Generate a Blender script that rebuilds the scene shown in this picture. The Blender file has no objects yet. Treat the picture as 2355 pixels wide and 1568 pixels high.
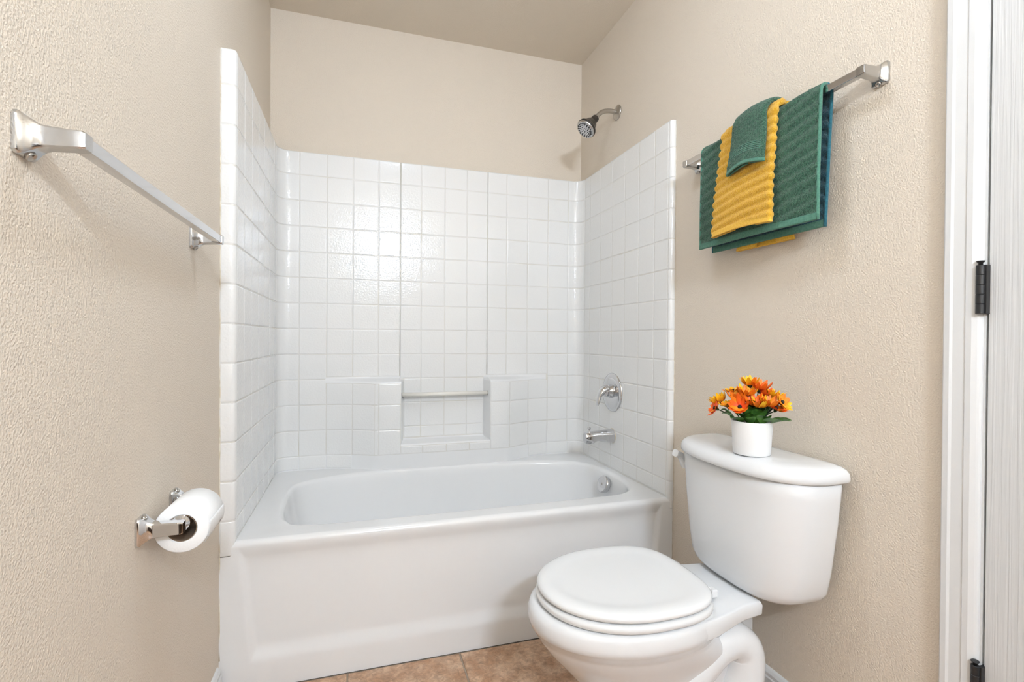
import bpy, math, random
import numpy as np
from mathutils import Vector, Matrix

random.seed(4); rng = np.random.default_rng(4)
sc = bpy.context.scene
C = sc.collection

# ------------------------------------------------------------------ camera, world, exposure
# world frame: left wall X=0, back wall Y=0 (room towards -Y), floor Z=0, metres
W, DEP, CEIL = 1.524, 3.85, 2.512
CAM = Vector((0.3804, -2.461, 1.038))
FPX, YAW, PIT, ROL, SHY = 1144.375, 0.3001, -0.0067, 0.0070, 2.453
F0 = Vector((math.sin(YAW), math.cos(YAW), 0)); R0 = Vector((math.cos(YAW), -math.sin(YAW), 0)); U0 = Vector((0, 0, 1))
Fv = F0*math.cos(PIT) + U0*math.sin(PIT); U1 = U0*math.cos(PIT) - F0*math.sin(PIT)
Rv = R0*math.cos(ROL) + U1*math.sin(ROL); Uv = U1*math.cos(ROL) - R0*math.sin(ROL)
cam_d = bpy.data.cameras.new('camera'); cam = bpy.data.objects.new('camera', cam_d); C.objects.link(cam)
M = Matrix((Rv, Uv, -Fv)).transposed().to_4x4(); M.translation = CAM
cam.matrix_world = M
cam_d.sensor_width = 36; cam_d.lens = 36*FPX/2355; cam_d.shift_y = SHY/2355; cam_d.clip_start = 0.02
sc.camera = cam
wd = bpy.data.worlds.new('world'); sc.world = wd; wd.use_nodes = True
wd.node_tree.nodes['Background'].inputs[0].default_value = (0.9, 0.95, 1, 1)
wd.node_tree.nodes['Background'].inputs[1].default_value = 0.3
sc.view_settings.view_transform = 'Standard'; sc.view_settings.look = 'None'
sc.view_settings.gamma = 1; sc.view_settings.use_curve_mapping = False
sc.view_settings.exposure = 0.07
LAMP = (0.85, 1.0, 1.2)            # lamp colour against the camera's white balance
VANITY_E, CEIL_E = 375.0, 26.0      # emission of the vanity globes and of the ceiling globe

# ------------------------------------------------------------------ materials
def mat(name, col, rough=0.5, metal=0.0, bump=None, spec=0.5, coat=0.0, var=None, sheen=0.0, emit=None):
    """bump=(scale, distance, detail); var=(scale, colour2, lo, hi)"""
    m = bpy.data.materials.new(name); m.use_nodes = True
    nt = m.node_tree; b = nt.nodes['Principled BSDF']
    b.inputs['Base Color'].default_value = (*col, 1); b.inputs['Roughness'].default_value = rough
    b.inputs['Metallic'].default_value = metal; b.inputs['Specular IOR Level'].default_value = spec
    if coat: b.inputs['Coat Weight'].default_value = coat; b.inputs['Coat Roughness'].default_value = 0.04
    if sheen: b.inputs['Sheen Weight'].default_value = sheen
    tc = nt.nodes.new('ShaderNodeTexCoord')
    if var:
        n = nt.nodes.new('ShaderNodeTexNoise'); n.inputs['Scale'].default_value = var[0]; n.inputs['Detail'].default_value = 5
        r = nt.nodes.new('ShaderNodeMapRange'); r.inputs[1].default_value = var[2]; r.inputs[2].default_value = var[3]
        x = nt.nodes.new('ShaderNodeMix'); x.data_type = 'RGBA'
        x.inputs[6].default_value = (*col, 1); x.inputs[7].default_value = (*var[1], 1)
        nt.links.new(tc.outputs['Object'], n.inputs['Vector']); nt.links.new(n.outputs['Fac'], r.inputs[0])
        nt.links.new(r.outputs[0], x.inputs[0]); nt.links.new(x.outputs[2], b.inputs['Base Color'])
    if bump:
        n = nt.nodes.new('ShaderNodeTexNoise'); n.inputs['Scale'].default_value = bump[0]; n.inputs['Detail'].default_value = bump[2]
        bp = nt.nodes.new('ShaderNodeBump'); bp.inputs['Distance'].default_value = bump[1]; bp.inputs['Strength'].default_value = 1
        nt.links.new(tc.outputs['Object'], n.inputs['Vector']); nt.links.new(n.outputs['Fac'], bp.inputs['Height'])
        nt.links.new(bp.outputs[0], b.inputs['Normal'])
    if emit:
        b.inputs['Emission Color'].default_value = (*emit[0], 1); b.inputs['Emission Strength'].default_value = emit[1]
    return m

WALL = mat('beige_orange_peel_paint', (0.735, 0.65, 0.545), 0.62, bump=(250, 0.0017, 1.2), spec=0.3)
CEILM = mat('beige_ceiling_paint', (0.79, 0.70, 0.585), 0.7, bump=(250, 0.0016, 1.2), spec=0.25)
TILE = mat('white_gloss_tile', (0.815, 0.808, 0.79), 0.12, bump=(130, 0.0006, 1.0))
GROUT = mat('white_grout', (0.72, 0.705, 0.67), 0.4, var=(6, (0.67, 0.64, 0.565), 0.45, 0.7))
TUBM = mat('white_acrylic', (0.815, 0.812, 0.805), 0.16)
CERAM = mat('white_ceramic', (0.775, 0.78, 0.785), 0.07)
PLAST = mat('white_seat_plastic', (0.785, 0.787, 0.785), 0.14)
CHROME = mat('polished_chrome', (0.66, 0.66, 0.67), 0.07, metal=1)
CHROMEB = mat('worn_chrome', (0.55, 0.55, 0.55), 0.17, metal=1, bump=(60, 0.0006, 3))
NICKEL = mat('brushed_nickel', (0.5, 0.48, 0.45), 0.28, metal=1)
DARKP = mat('dark_bronze_plastic', (0.028, 0.023, 0.018), 0.3)
BLACK = mat('black_painted_steel', (0.012, 0.012, 0.013), 0.42)
TRIMW = mat('white_semigloss_paint', (0.70, 0.70, 0.695), 0.3)
CAULK = mat('aged_caulk', (0.62, 0.54, 0.42), 0.6, var=(40, (0.75, 0.7, 0.6), 0.4, 0.6))
PAPER = mat('toilet_tissue', (0.93, 0.93, 0.925), 0.9, bump=(300, 0.0004, 3), spec=0.1)
CARD = mat('cardboard_core', (0.22, 0.15, 0.10), 0.85)
RODM = mat('ivory_plastic_rod', (0.80, 0.77, 0.70), 0.2)
POTM = mat('matte_white_pot', (0.86, 0.86, 0.86), 0.45)
SOILM = mat('dark_foam', (0.03, 0.03, 0.015), 0.9)
LEAFM = mat('silk_leaf_green', (0.07, 0.20, 0.025), 0.45, var=(60, (0.03, 0.10, 0.015), 0.4, 0.6))
STEMM = mat('dark_green_stem', (0.02, 0.05, 0.012), 0.5)
EYE = mat('flower_eye', (0.012, 0.008, 0.006), 0.8)
FRONTG = mat('frosted_globe_glass', (1, 0.97, 0.92), 0.4, emit=(LAMP, VANITY_E))

def floor_mat():
    m = mat('tan_stone_tile', (0.42, 0.235, 0.13), 0.38, bump=(70, 0.0008, 4), var=(16, (0.62, 0.42, 0.28), 0.36, 0.66))
    nt = m.node_tree; b = nt.nodes['Principled BSDF']; mx = [n for n in nt.nodes if n.type == 'MIX'][0]
    n = nt.nodes.new('ShaderNodeTexNoise'); n.inputs['Scale'].default_value = 55; n.inputs['Detail'].default_value = 8; n.inputs['Roughness'].default_value = 0.7
    n.inputs['Distortion'].default_value = 1.2
    r = nt.nodes.new('ShaderNodeMapRange'); r.inputs[1].default_value = 0.3; r.inputs[2].default_value = 0.75; r.inputs[3].default_value = 0.55; r.inputs[4].default_value = 1.35
    h = nt.nodes.new('ShaderNodeHueSaturation')
    nt.links.new(mx.outputs[2], h.inputs['Color']); nt.links.new(n.outputs['Fac'], r.inputs[0]); nt.links.new(r.outputs[0], h.inputs['Value'])
    tc = [q for q in nt.nodes if q.type == 'TEX_COORD'][0]; nt.links.new(tc.outputs['Object'], n.inputs['Vector'])
    nt.links.new(h.outputs[0], b.inputs['Base Color'])
    oi = nt.nodes.new('ShaderNodeObjectInfo'); ml = nt.nodes.new('ShaderNodeMath'); ml.operation = 'MULTIPLY'; ml.inputs[1].default_value = 60
    ad = nt.nodes.new('ShaderNodeVectorMath'); ad.operation = 'ADD'
    nt.links.new(oi.outputs['Random'], ml.inputs[0]); nt.links.new(tc.outputs['Object'], ad.inputs[0]); nt.links.new(ml.outputs[0], ad.inputs[1])
    for q in nt.nodes:
        if q.type == 'TEX_NOISE': nt.links.new(ad.outputs[0], q.inputs['Vector'])
    return m
FLOORT = floor_mat()
FGROUT = mat('taupe_floor_grout', (0.33, 0.27, 0.21), 0.8)

def door_mat():
    m = mat('white_woodgrain_door', (0.66, 0.66, 0.655), 0.35)
    nt = m.node_tree; b = nt.nodes['Principled BSDF']; tc = [q for q in nt.nodes if q.type == 'TEX_COORD'][0]
    mp = nt.nodes.new('ShaderNodeMapping'); mp.inputs['Scale'].default_value = (1, 130, 2.2)
    n = nt.nodes.new('ShaderNodeTexNoise'); n.inputs['Scale'].default_value = 1; n.inputs['Detail'].default_value = 3; n.inputs['Distortion'].default_value = 0.6
    bp = nt.nodes.new('ShaderNodeBump'); bp.inputs['Distance'].default_value = 0.0014
    nt.links.new(tc.outputs['Object'], mp.inputs[0]); nt.links.new(mp.outputs[0], n.inputs['Vector'])
    nt.links.new(n.outputs['Fac'], bp.inputs['Height']); nt.links.new(bp.outputs[0], b.inputs['Normal'])
    return m
DOORM = door_mat()

def terry(name, c1, c2, hem=False):
    m = mat(name, c1, 0.95, bump=(420 if not hem else 900, 0.0045 if not hem else 0.0006, 3), spec=0.1, var=(240, c2, 0.35, 0.62), sheen=0.25)
    return m
GREEN = terry('green_terry', (0.062, 0.170, 0.105), (0.018, 0.070, 0.042))
GREENH = terry('green_hem', (0.10, 0.25, 0.18), (0.07, 0.19, 0.14), True)
TEAL = terry('teal_terry', (0.02, 0.10, 0.13), (0.012, 0.06, 0.085))
YEL = terry('yellow_terry', (0.86, 0.52, 0.055), (0.72, 0.36, 0.02))
YELH = terry('yellow_hem', (0.85, 0.52, 0.08), (0.75, 0.42, 0.04), True)

def petal_mat(name, c_in, c_out):
    m = mat(name, c_in, 0.5); nt = m.node_tree; b = nt.nodes['Principled BSDF']
    tc = [q for q in nt.nodes if q.type == 'TEX_COORD'][0]
    sp = nt.nodes.new('ShaderNodeSeparateXYZ'); r = nt.nodes.new('ShaderNodeValToRGB')
    nt.links.new(tc.outputs['Generated'], sp.inputs[0]); nt.links.new(sp.outputs[0], r.inputs[0]); nt.links.new(r.outputs[0], b.inputs['Base Color'])
    r.color_ramp.elements[0].color = (*c_in, 1); r.color_ramp.elements[1].color = (*c_out, 1)
    r.color_ramp.elements[0].position = 0.15; r.color_ramp.elements[1].position = 0.85
    return m
PET = [petal_mat('petal_yellow', (0.85, 0.20, 0.005), (0.92, 0.50, 0.008)), petal_mat('petal_orange', (0.78, 0.05, 0.006), (0.88, 0.15, 0.008)),
       petal_mat('petal_amber', (0.85, 0.30, 0.005), (0.86, 0.20, 0.008))]

# ------------------------------------------------------------------ helpers
def wl(o):
    v = Vector((0, 0, 0))
    while o is not None: v += o.location; o = o.parent
    return v
def mk(name, V, Fc, m, parent=None, smooth=True, mats=None, fm=None, sharp=None):
    """mesh object from WORLD coordinates"""
    off = wl(parent)
    me = bpy.data.meshes.new(name)
    me.from_pydata([(v[0]-off.x, v[1]-off.y, v[2]-off.z) for v in V], [], Fc)
    me.materials.append(m)
    for x in (mats or []): me.materials.append(x)
    if fm: me.polygons.foreach_set('material_index', fm)
    if smooth:
        me.polygons.foreach_set('use_smooth', [True]*len(me.polygons))
        if sharp: me.set_sharp_from_angle(angle=math.radians(sharp))
    me.update()
    o = bpy.data.objects.new(name, me); C.objects.link(o)
    if parent is not None: o.parent = parent
    return o
def tag(o, label=None, cat=None, group=None, kind=None):
    if label: o['label'] = label
    if cat: o['category'] = cat
    if group: o['group'] = group
    if kind: o['kind'] = kind
    return o
def thing(name, loc, label, cat, group=None):
    o = bpy.data.objects.new(name, None); C.objects.link(o); o.location = loc; o.empty_display_size = 0.05
    return tag(o, label, cat, group)
def box(x0, x1, y0, y1, z0, z1):
    V = [(x, y, z) for z in (z0, z1) for y in (y0, y1) for x in (x0, x1)]
    return V, [(0, 2, 3, 1), (4, 5, 7, 6), (0, 1, 5, 4), (2, 6, 7, 3), (0, 4, 6, 2), (1, 3, 7, 5)]
def join(*parts):
    V, Fc = [], []
    for v, f in parts:
        k = len(V); V += [tuple(p) for p in v]; Fc += [tuple(i+k for i in q) for q in f]
    return V, Fc
def loft(rings, cap0=True, cap1=True, closed=True):
    n = len(rings[0]); V = [tuple(p) for r in rings for p in r]; Fc = []
    for i in range(len(rings)-1):
        for j in range(n if closed else n-1):
            k = (j+1) % n
            Fc.append((i*n+j, i*n+k, (i+1)*n+k, (i+1)*n+j))
    if cap0: Fc.append(tuple(range(n-1, -1, -1)))
    if cap1: Fc.append(tuple((len(rings)-1)*n+j for j in range(n)))
    return V, Fc
def frame(d):
    d = Vector(d).normalized(); a = Vector((0, 0, 1)) if abs(d.z) < 0.9 else Vector((1, 0, 0))
    u = d.cross(a).normalized(); return u, d.cross(u).normalized(), d
def tube(pts, rad, n=16, caps=True):
    pts = [Vector(p) for p in pts]; rad = rad if hasattr(rad, '__len__') else [rad]*len(pts)
    rings = []; u = None
    for i, p in enumerate(pts):
        d = (pts[min(i+1, len(pts)-1)] - pts[max(i-1, 0)]).normalized()
        if u is None: u, v, _ = frame(d)
        else: u = (u - d*u.dot(d)).normalized(); v = d.cross(u)
        v = d.cross(u)
        rings.append([p + u*math.cos(t)*rad[i] + v*math.sin(t)*rad[i] for t in np.linspace(0, 2*math.pi, n, endpoint=False)])
    return loft(rings, caps, caps)
def lathe(c, ax, prof, n=32, cap0=True, cap1=True):
    """prof = [(distance along ax, radius)]"""
    u, v, d = frame(ax); c = Vector(c)
    return loft([[c + d*h + (u*math.cos(t) + v*math.sin(t))*r for t in np.linspace(0, 2*math.pi, n, endpoint=False)] for h, r in prof], cap0, cap1)
def spline(P, per=8, closed=False):
    P = [np.array(p, float) for p in P]; n = len(P); out = []
    for i in range(n if closed else n-1):
        g = (lambda k: P[k % n]) if closed else (lambda k: P[min(max(k, 0), n-1)])
        p0, p1, p2, p3 = g(i-1), g(i), g(i+1), g(i+2)
        for t in np.linspace(0, 1, per, endpoint=False):
            out.append(0.5*((2*p1) + (p2-p0)*t + (2*p0-5*p1+4*p2-p3)*t*t + (3*p1-p0-3*p2+p3)*t**3))
    if not closed: out.append(P[-1])
    return out
def bevel(o, w, seg=2, ang=35):
    m = o.modifiers.new('bevel', 'BEVEL'); m.width = w; m.segments = seg; m.limit_method = 'ANGLE'; m.angle_limit = math.radians(ang)
    return o
def grid(P, nu, nv, flip=False):
    """P[i][j] -> verts/faces"""
    V = [tuple(P[i][j]) for i in range(nu) for j in range(nv)]
    Fc = [(i*nv+j, (i+1)*nv+j, (i+1)*nv+j+1, i*nv+j+1) for i in range(nu-1) for j in range(nv-1)]
    if flip: Fc = [q[::-1] for q in Fc]
    return V, Fc
def sstep(a, b, x):
    t = min(max((x-a)/(b-a), 0), 1); return t*t*(3-2*t)

# ------------------------------------------------------------------ the room
def struct(name, VF, m, parent=None, **k):
    o = mk(name, *VF, m, parent, **k)
    if parent is None: o['kind'] = 'structure'
    return o
DY0, DY1, DH = -1.818, -2.60, 2.06          # door opening
floor = struct('floor', box(-0.12, W+0.12, -DEP-0.12, 0.12, -0.12, -0.004), FGROUT, smooth=False)
struct('ceiling', box(-0.12, W+0.12, -DEP-0.12, 0.12, CEIL, CEIL+0.12), CEILM, smooth=False)
struct('wall_back', box(-0.12, W+0.12, 0, 0.12, -0.004, CEIL), WALL, smooth=False)
struct('wall_left', box(-0.12, 0, -DEP, 0, -0.004, CEIL), WALL, smooth=False)
struct('wall_front', box(-0.12, W+0.12, -DEP-0.12, -DEP, -0.004, CEIL), WALL, smooth=False)
struct('wall_right', join(box(W, W+0.12, DY0, 0, -0.004, CEIL), box(W, W+0.12, -DEP, DY1, -0.004, CEIL), box(W, W+0.12, DY1, DY0, DH, CEIL)), WALL, smooth=False)
# floor tiles
TP = 0.352; g = 0.005
tx = [0.354 + TP*k for k in range(-2, 5)]; ty = [-0.848 - TP*k for k in range(-3, 10)]
for i in range(len(tx)-1):
    for j in range(len(ty)-1):
        x0, x1 = max(tx[i]+g/2, 0.001), min(tx[i+1]-g/2, W-0.001); y1, y0 = min(ty[j]-g/2, -0.8475), max(ty[j+1]+g/2, -DEP+0.001)
        if x1-x0 < 0.02 or y1-y0 < 0.02: continue
        b = 0.0015
        r = lambda d, z: [(x0+d, y0+d, z), (x1-d, y0+d, z), (x1-d, y1-d, z), (x0+d, y1-d, z)]
        mk('floor_tile', *loft([r(0, -0.004), r(0, -b), r(b, 0)]), FLOORT, floor, smooth=False)
# baseboards
def base_prof(t=0.013, h=0.094):
    return [(0, 0), (t, 0), (t, h*0.72), (t*0.8, h*0.76), (t*0.8, h*0.86), (t*0.45, h*0.95), (0.001, h), (0, h)]
def baseboard(name, p0, p1, nrm):
    d = Vector(p1)-Vector(p0); pr = base_prof()
    rings = [[Vector(p) + Vector(nrm)*a + Vector((0, 0, b)) for a, b in pr] for p in (p0, p1)]
    return struct(name, loft(rings), TRIMW, smooth=False)
baseboard('baseboard_right', (W, -0.862, 0), (W, -1.744, 0), (-1, 0, 0))
baseboard('baseboard_left', (0, -DEP+0.014, 0), (0, -0.862, 0), (1, 0, 0))
baseboard('baseboard_front', (0, -DEP, 0), (W-0.014, -DEP, 0), (0, 1, 0))
# door casing (mitred frame) and door
cas = [(0, 0), (0, 0.0155), (0.003, 0.018), (0.0125, 0.018), (0.0165, 0.0150), (0.036, 0.0125), (0.0375, 0.0142), (0.047, 0.0135), (0.0545, 0.0095), (0.0575, 0.007), (0.0595, 0.004), (0.0595, 0)]
def casing():
    cy = DY0 + 0.0595 + 0.0; cy2 = DY1 - 0.0595
    rings = []
    for (oy, oz, sy, sz) in ((cy, 0.0, -1, 0), (cy, DH+0.0535, -1, -1), (cy2, DH+0.0535, 1, -1), (cy2, 0.0, 1, 0)):
        rings.append([(W-t, oy+sy*u, oz+sz*u) for u, t in cas])
    return loft(rings)
struct('trim_1', casing(), TRIMW, smooth=False)
struct('trim_2', join(box(W, W+0.12, DY0-0.004, DY0+0.001, 0, DH), box(W, W+0.12, DY1-0.001, DY1+0.016, 0, DH), box(W, W+0.12, DY1, DY0, DH-0.016, DH)), TRIMW, smooth=False)
door = thing('door_1', (W+0.0, DY0-0.008, 0), 'white wood-grain interior door in the right wall', 'door'); del door['category']; door['kind'] = 'structure'
dy0, dy1, dh = DY0-0.0075, DY1+0.019, DH-0.02
fx = W - 0.001
slab = mk('slab', *box(fx+0.006, fx+0.035, dy1, dy0, 0.01, dh), DOORM, door, smooth=False)
# stiles and rails in front, two sunken panels between
dw = dy0-dy1; st = 0.115
for nm, b in (('stile', (dy0-st, dy0, 0.01, dh)), ('stile', (dy1, dy1+st, 0.01, dh)), ('rail', (dy1+st, dy0-st, 0.01, 0.24)), ('rail', (dy1+st, dy0-st, 0.92, 1.10)), ('rail', (dy1+st, dy0-st, dh-0.12, dh))):
    bevel(mk(nm, *box(fx, fx+0.007, b[0], b[1], b[2], b[3]), DOORM, door, smooth=False), 0.0015, 1)
for z0, z1 in ((0.24, 0.92), (1.10, dh-0.12)):
    a0, a1 = dy1+st+0.02, dy0-st-0.02
    r = lambda d, x: [(x, a0+d, z0+0.02+d), (x, a1-d, z0+0.02+d), (x, a1-d, z1-0.02-d), (x, a0+d, z1-0.02-d)]
    mk('panel', *loft([r(0, fx+0.007), r(0.03, fx+0.001)]), DOORM, door, smooth=False)
mk('knob', *lathe((fx, dy1+0.06, 0.96), (-1, 0, 0), [(0, 0.032), (0.006, 0.032), (0.008, 0.012), (0.03, 0.011), (0.036, 0.022), (0.048, 0.027), (0.06, 0.022), (0.064, 0.008)], 24), BLACK, door)
def hinge(zc, tilt):
    y, x, h, r = DY0-0.0005, W-0.0115, 0.0925, 0.0072
    segs = []
    for k in range(5):
        z0 = zc-h/2 + k*h/5; segs.append(lathe((x, y, z0), (0, 0, 1), [(0, r-0.0006), (0.0006, r), (h/5-0.0009, r), (h/5-0.0003, r-0.0006)], 20))
    kn = mk('hinge', *join(*segs), BLACK, door, sharp=40)
    mk('leaf', *box(x, W+0.004, y-0.0095, y-0.0035, zc-h/2, zc+h/2), BLACK, kn, smooth=False)
    ax = Vector((tilt, 0, 1)).normalized()
    mk('pin', *lathe(Vector((x, y, zc+h/2-0.004)), ax, [(0, 0.0035), (0.0085, 0.0035), (0.0095, 0.0055), (0.0115, 0.0068), (0.0125, 0.006), (0.013, 0.002)], 18), BLACK, kn)
hinge(1.138, 0.0); hinge(0.374, -0.12); hinge(1.83, 0.0)

# ------------------------------------------------------------------ tub surround
YF, ZS, RT = -0.8454, 1.8665, 0.1146
IL, IR, IB, RF, RB = 0.040, 0.0214, 0.053, 0.05, 0.012
SEAM0, SEAM1 = 0.5703, 0.9948
ZROW = [ZS] + [ZS - (k+0.897)*RT for k in range(13)]
BUL, ZL = 0.078, 0.847
# path in plan
def build_path():
    P = [(-0.0, YF)]
    def arc(cx, cy, r, a0, a1, n): return [(cx+r*math.cos(a), cy+r*math.sin(a)) for a in np.linspace(math.radians(a0), math.radians(a1), n)]
    P += arc(IL-RB, YF+RB, RB, -90, 0, 7)
    P += arc(IL+RF, -IB-RF, RF, 180, 90, 11)
    P += arc(W-IR-RF, -IB-RF, RF, 90, 0, 11)
    P += arc(W-IR+RB, YF+RB, RB, 180, 270, 7)
    P += [(W, YF)]
    return np.array(P)
PATH = build_path(); SEG = np.r_[0, np.cumsum(np.hypot(*np.diff(PATH, axis=0).T))]
def pth(s): return np.array([np.interp(s, SEG, PATH[:, 0]), np.interp(s, SEG, PATH[:, 1])])
def s_left(y): i = 7; return SEG[i] + (y-PATH[i, 1])
def s_back(x): i = 18; return SEG[i] + (x-PATH[i, 0])
def s_right(y): i = 29; return SEG[i] + (PATH[i, 1]-y)
def bx_(x):
    if x < 0.50: u = (0.46-x)/0.25
    else: u = (x-1.085)/0.25
    if u <= 0: return 1.0
    return max(0.0, 1-u)**1.7
def bulge(x, z, mode):
    if mode == 'side': return BUL*bx_(x)*sstep(0.854, 0.833, z)
    if mode == 'low': return BUL
    return 0.0
def Pt(s, z, mode='side'):
    x, y = pth(s); b = bulge(x, z, mode) if s_back(0.1) < s < s_back(1.43) else 0
    return np.array([x, y-b, z])
def Nm(s, z, mode):
    e = 2e-3; a = Pt(s+e, z, mode)-Pt(s-e, z, mode); b = Pt(s, z+e, mode)-Pt(s, z-e, mode)
    n = np.cross(a, b); return n/np.linalg.norm(n)
sur = thing('tub_surround', (W/2, -0.4, 0.44), 'white tile-pattern shower surround of three walls above the bathtub', 'shower surround')
def retint(o):
    o.data.materials.append(TUBM)
    for p in o.data.polygons:
        c = p.center + Vector(wl(o))
        if c.z < 0.505 or (0.828 < c.z < 0.858 and (0.2437 < c.x < SEAM0 or SEAM1 < c.x < 1.3174)): p.material_index = 1
    return o
def panel(name, s0, s1, z0, z1, mode, ns, zs=None):
    ss = np.linspace(s0, s1, ns) if np.isscalar(ns) else ns
    zz = zs if zs is not None else np.linspace(z0, z1, 12)
    P = [[Pt(s, z, mode) for z in zz] for s in ss]
    return grid(P, len(ss), len(zz))
def top_cap(s0, s1, n, zt):
    ss = np.linspace(s0, s1, n); a = [Pt(s, zt) for s in ss]; bk = []
    for s in ss:
        p = Pt(s, zt); q = p.copy()
        if p[0] <= IL+1e-6: q[0] = 0
        elif p[0] >= W-IR-1e-6: q[0] = W
        else: q[1] = 0
        if p[0] <= IL+RF and p[1] > -IB-RF: q = np.array([p[0]*0, 0, zt]) + np.array([p[0]-0, 0, 0])
        bk.append(q)
    return grid([a, bk], 2, n)
zz_side = np.r_[0.40, 0.44, 0.503, 0.6, 0.7, 0.8, np.linspace(0.826, 0.86, 12), np.linspace(0.9, ZS, 6)]
sL0, sL1 = 0.0, s_left(-0.103)
sCorL = s_back(0.1287); sCorR = s_back(1.4297); sR0 = s_right(-0.103); sEnd = SEG[-1]
ss_left = sorted(set(np.r_[SEG[:8], np.linspace(SEG[7], sL1, 4)].round(6)))
p_left = mk('left_wall_panel', *join(panel('', 0, 0, 0.40, ZS, 'side', np.array(ss_left)), top_cap(0, sL1, 24, ZS)), GROUT, sur, sharp=50)
ss_bl = np.array(sorted(set(np.r_[sL1, SEG[8:19], np.linspace(SEG[18], s_back(SEAM0), 30)].round(6))))
p_bl = mk('back_wall_panel', *join(panel('', 0, 0, 0, 0, 'side', ss_bl, zz_side), top_cap(sL1, s_back(SEAM0), 24, ZS)), GROUT, sur, sharp=50)
ss_c = np.linspace(s_back(SEAM0), s_back(SEAM1), 6); ZN = 0.552
def nside(x, sgn):   # niche cheek with draft, following the ledge curve
    zs = np.r_[ZN-0.004, 0.6, 0.7, 0.8, np.linspace(0.826, 0.856, 12)]
    xi = x + sgn*0.017
    fr = [(x, -IB-BUL*sstep(0.854, 0.833, z)+0.0, z) for z in zs]; bk = [(xi, -IB+0.0005, z) for z in zs]
    mid = [((x*0.93+xi*0.07), f[1]+0.004 if f[1] < -IB-0.01 else f[1], z) for f, z in zip(fr, zs)]
    return grid([fr, mid, bk], 3, len(zs), flip=(sgn > 0))
nf = [(SEAM0, ZN)]
def nfloor():
    prof = [(-IB+0.002, ZN+0.012), (-IB-0.004, ZN+0.006), (-IB-0.012, ZN+0.0035), (-IB-BUL+0.012, ZN-0.002), (-IB-BUL+0.004, ZN-0.004), (-IB-BUL, ZN-0.011)]
    return grid([[(x, y, z) for x in (SEAM0, SEAM1)] for y, z in prof], len(prof), 2, flip=True)
p_c = mk('centre_wall_panel', *join(panel('', 0, 0, ZN, ZS, 'c', ss_c), panel('', 0, 0, 0.40, ZN-0.011, 'low', ss_c, np.array([0.40, 0.45, 0.503, 0.52, ZN-0.011])), top_cap(ss_c[0], ss_c[-1], 6, ZS)), GROUT, sur, sharp=50)
mk('niche', *join(nside(SEAM0, 1), nside(SEAM1, -1), nfloor()), TUBM, p_c, sharp=40)
ss_br = np.array(sorted(set(np.r_[sR0, SEG[19:30], np.linspace(s_back(SEAM1), SEG[19], 30)].round(6))))
p_br = mk('back_wall_panel', *join(panel('', 0, 0, 0, 0, 'side', ss_br, zz_side), top_cap(s_back(SEAM1), sR0, 24, ZS)), GROUT, sur, sharp=50)
ss_right = np.array(sorted(set(np.r_[SEG[30:], np.linspace(sR0, SEG[30], 4)].round(6))))
p_right = mk('right_wall_panel', *join(panel('', 0, 0, 0.40, ZS, 'side', ss_right), top_cap(sR0, sEnd, 24, ZS)), GROUT, sur, sharp=50)
for o_ in (p_bl, p_c, p_br): retint(o_)
# tiles
HT = 0.0013
def tile(s0, s1, z0, z1, parent, mode='side', nsub=0, zsub=0, top=False, gw=0.0014):
    def ax(a, b, nsub, lo=True, hi=True):
        L = [(a+gw, 0), (a+gw+0.0016, 0.75), (a+gw+0.0042, 1)]
        L += [(t, 1) for t in np.linspace(a+gw+0.0042, b-gw-0.0042, nsub+2)[1:-1]]
        L += [(b-gw-0.0042, 1), (b-gw-0.0016, 0.75), (b-gw, 0)]
        return L
    S = ax(s0, s1, nsub); Z = ax(z0, z1, zsub)
    P = [[Pt(s, z, mode) + Nm(s, z, mode)*(HT*min(hs, hz) if min(hs, hz) > 0 else -0.0004) for z, hz in Z] for s, hs in S]
    o = mk('tile', *grid(P, len(S), len(Z)), TILE, parent)
    if nsub == 0: wn = o.modifiers.new('weighted', 'WEIGHTED_NORMAL'); wn.weight = 80
    return o
ylines = [-0.731, -0.616, -0.502, -0.387, -0.2725, -0.1635, -0.103]
sf0 = SEG[7] + 0.004
colsL = [(0.0, sf0, 3)] + [(a, b, 0) for a, b in zip([sf0]+[s_left(y) for y in ylines[:-1]], [s_left(y) for y in ylines])]
NR = len(ZROW)
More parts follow.
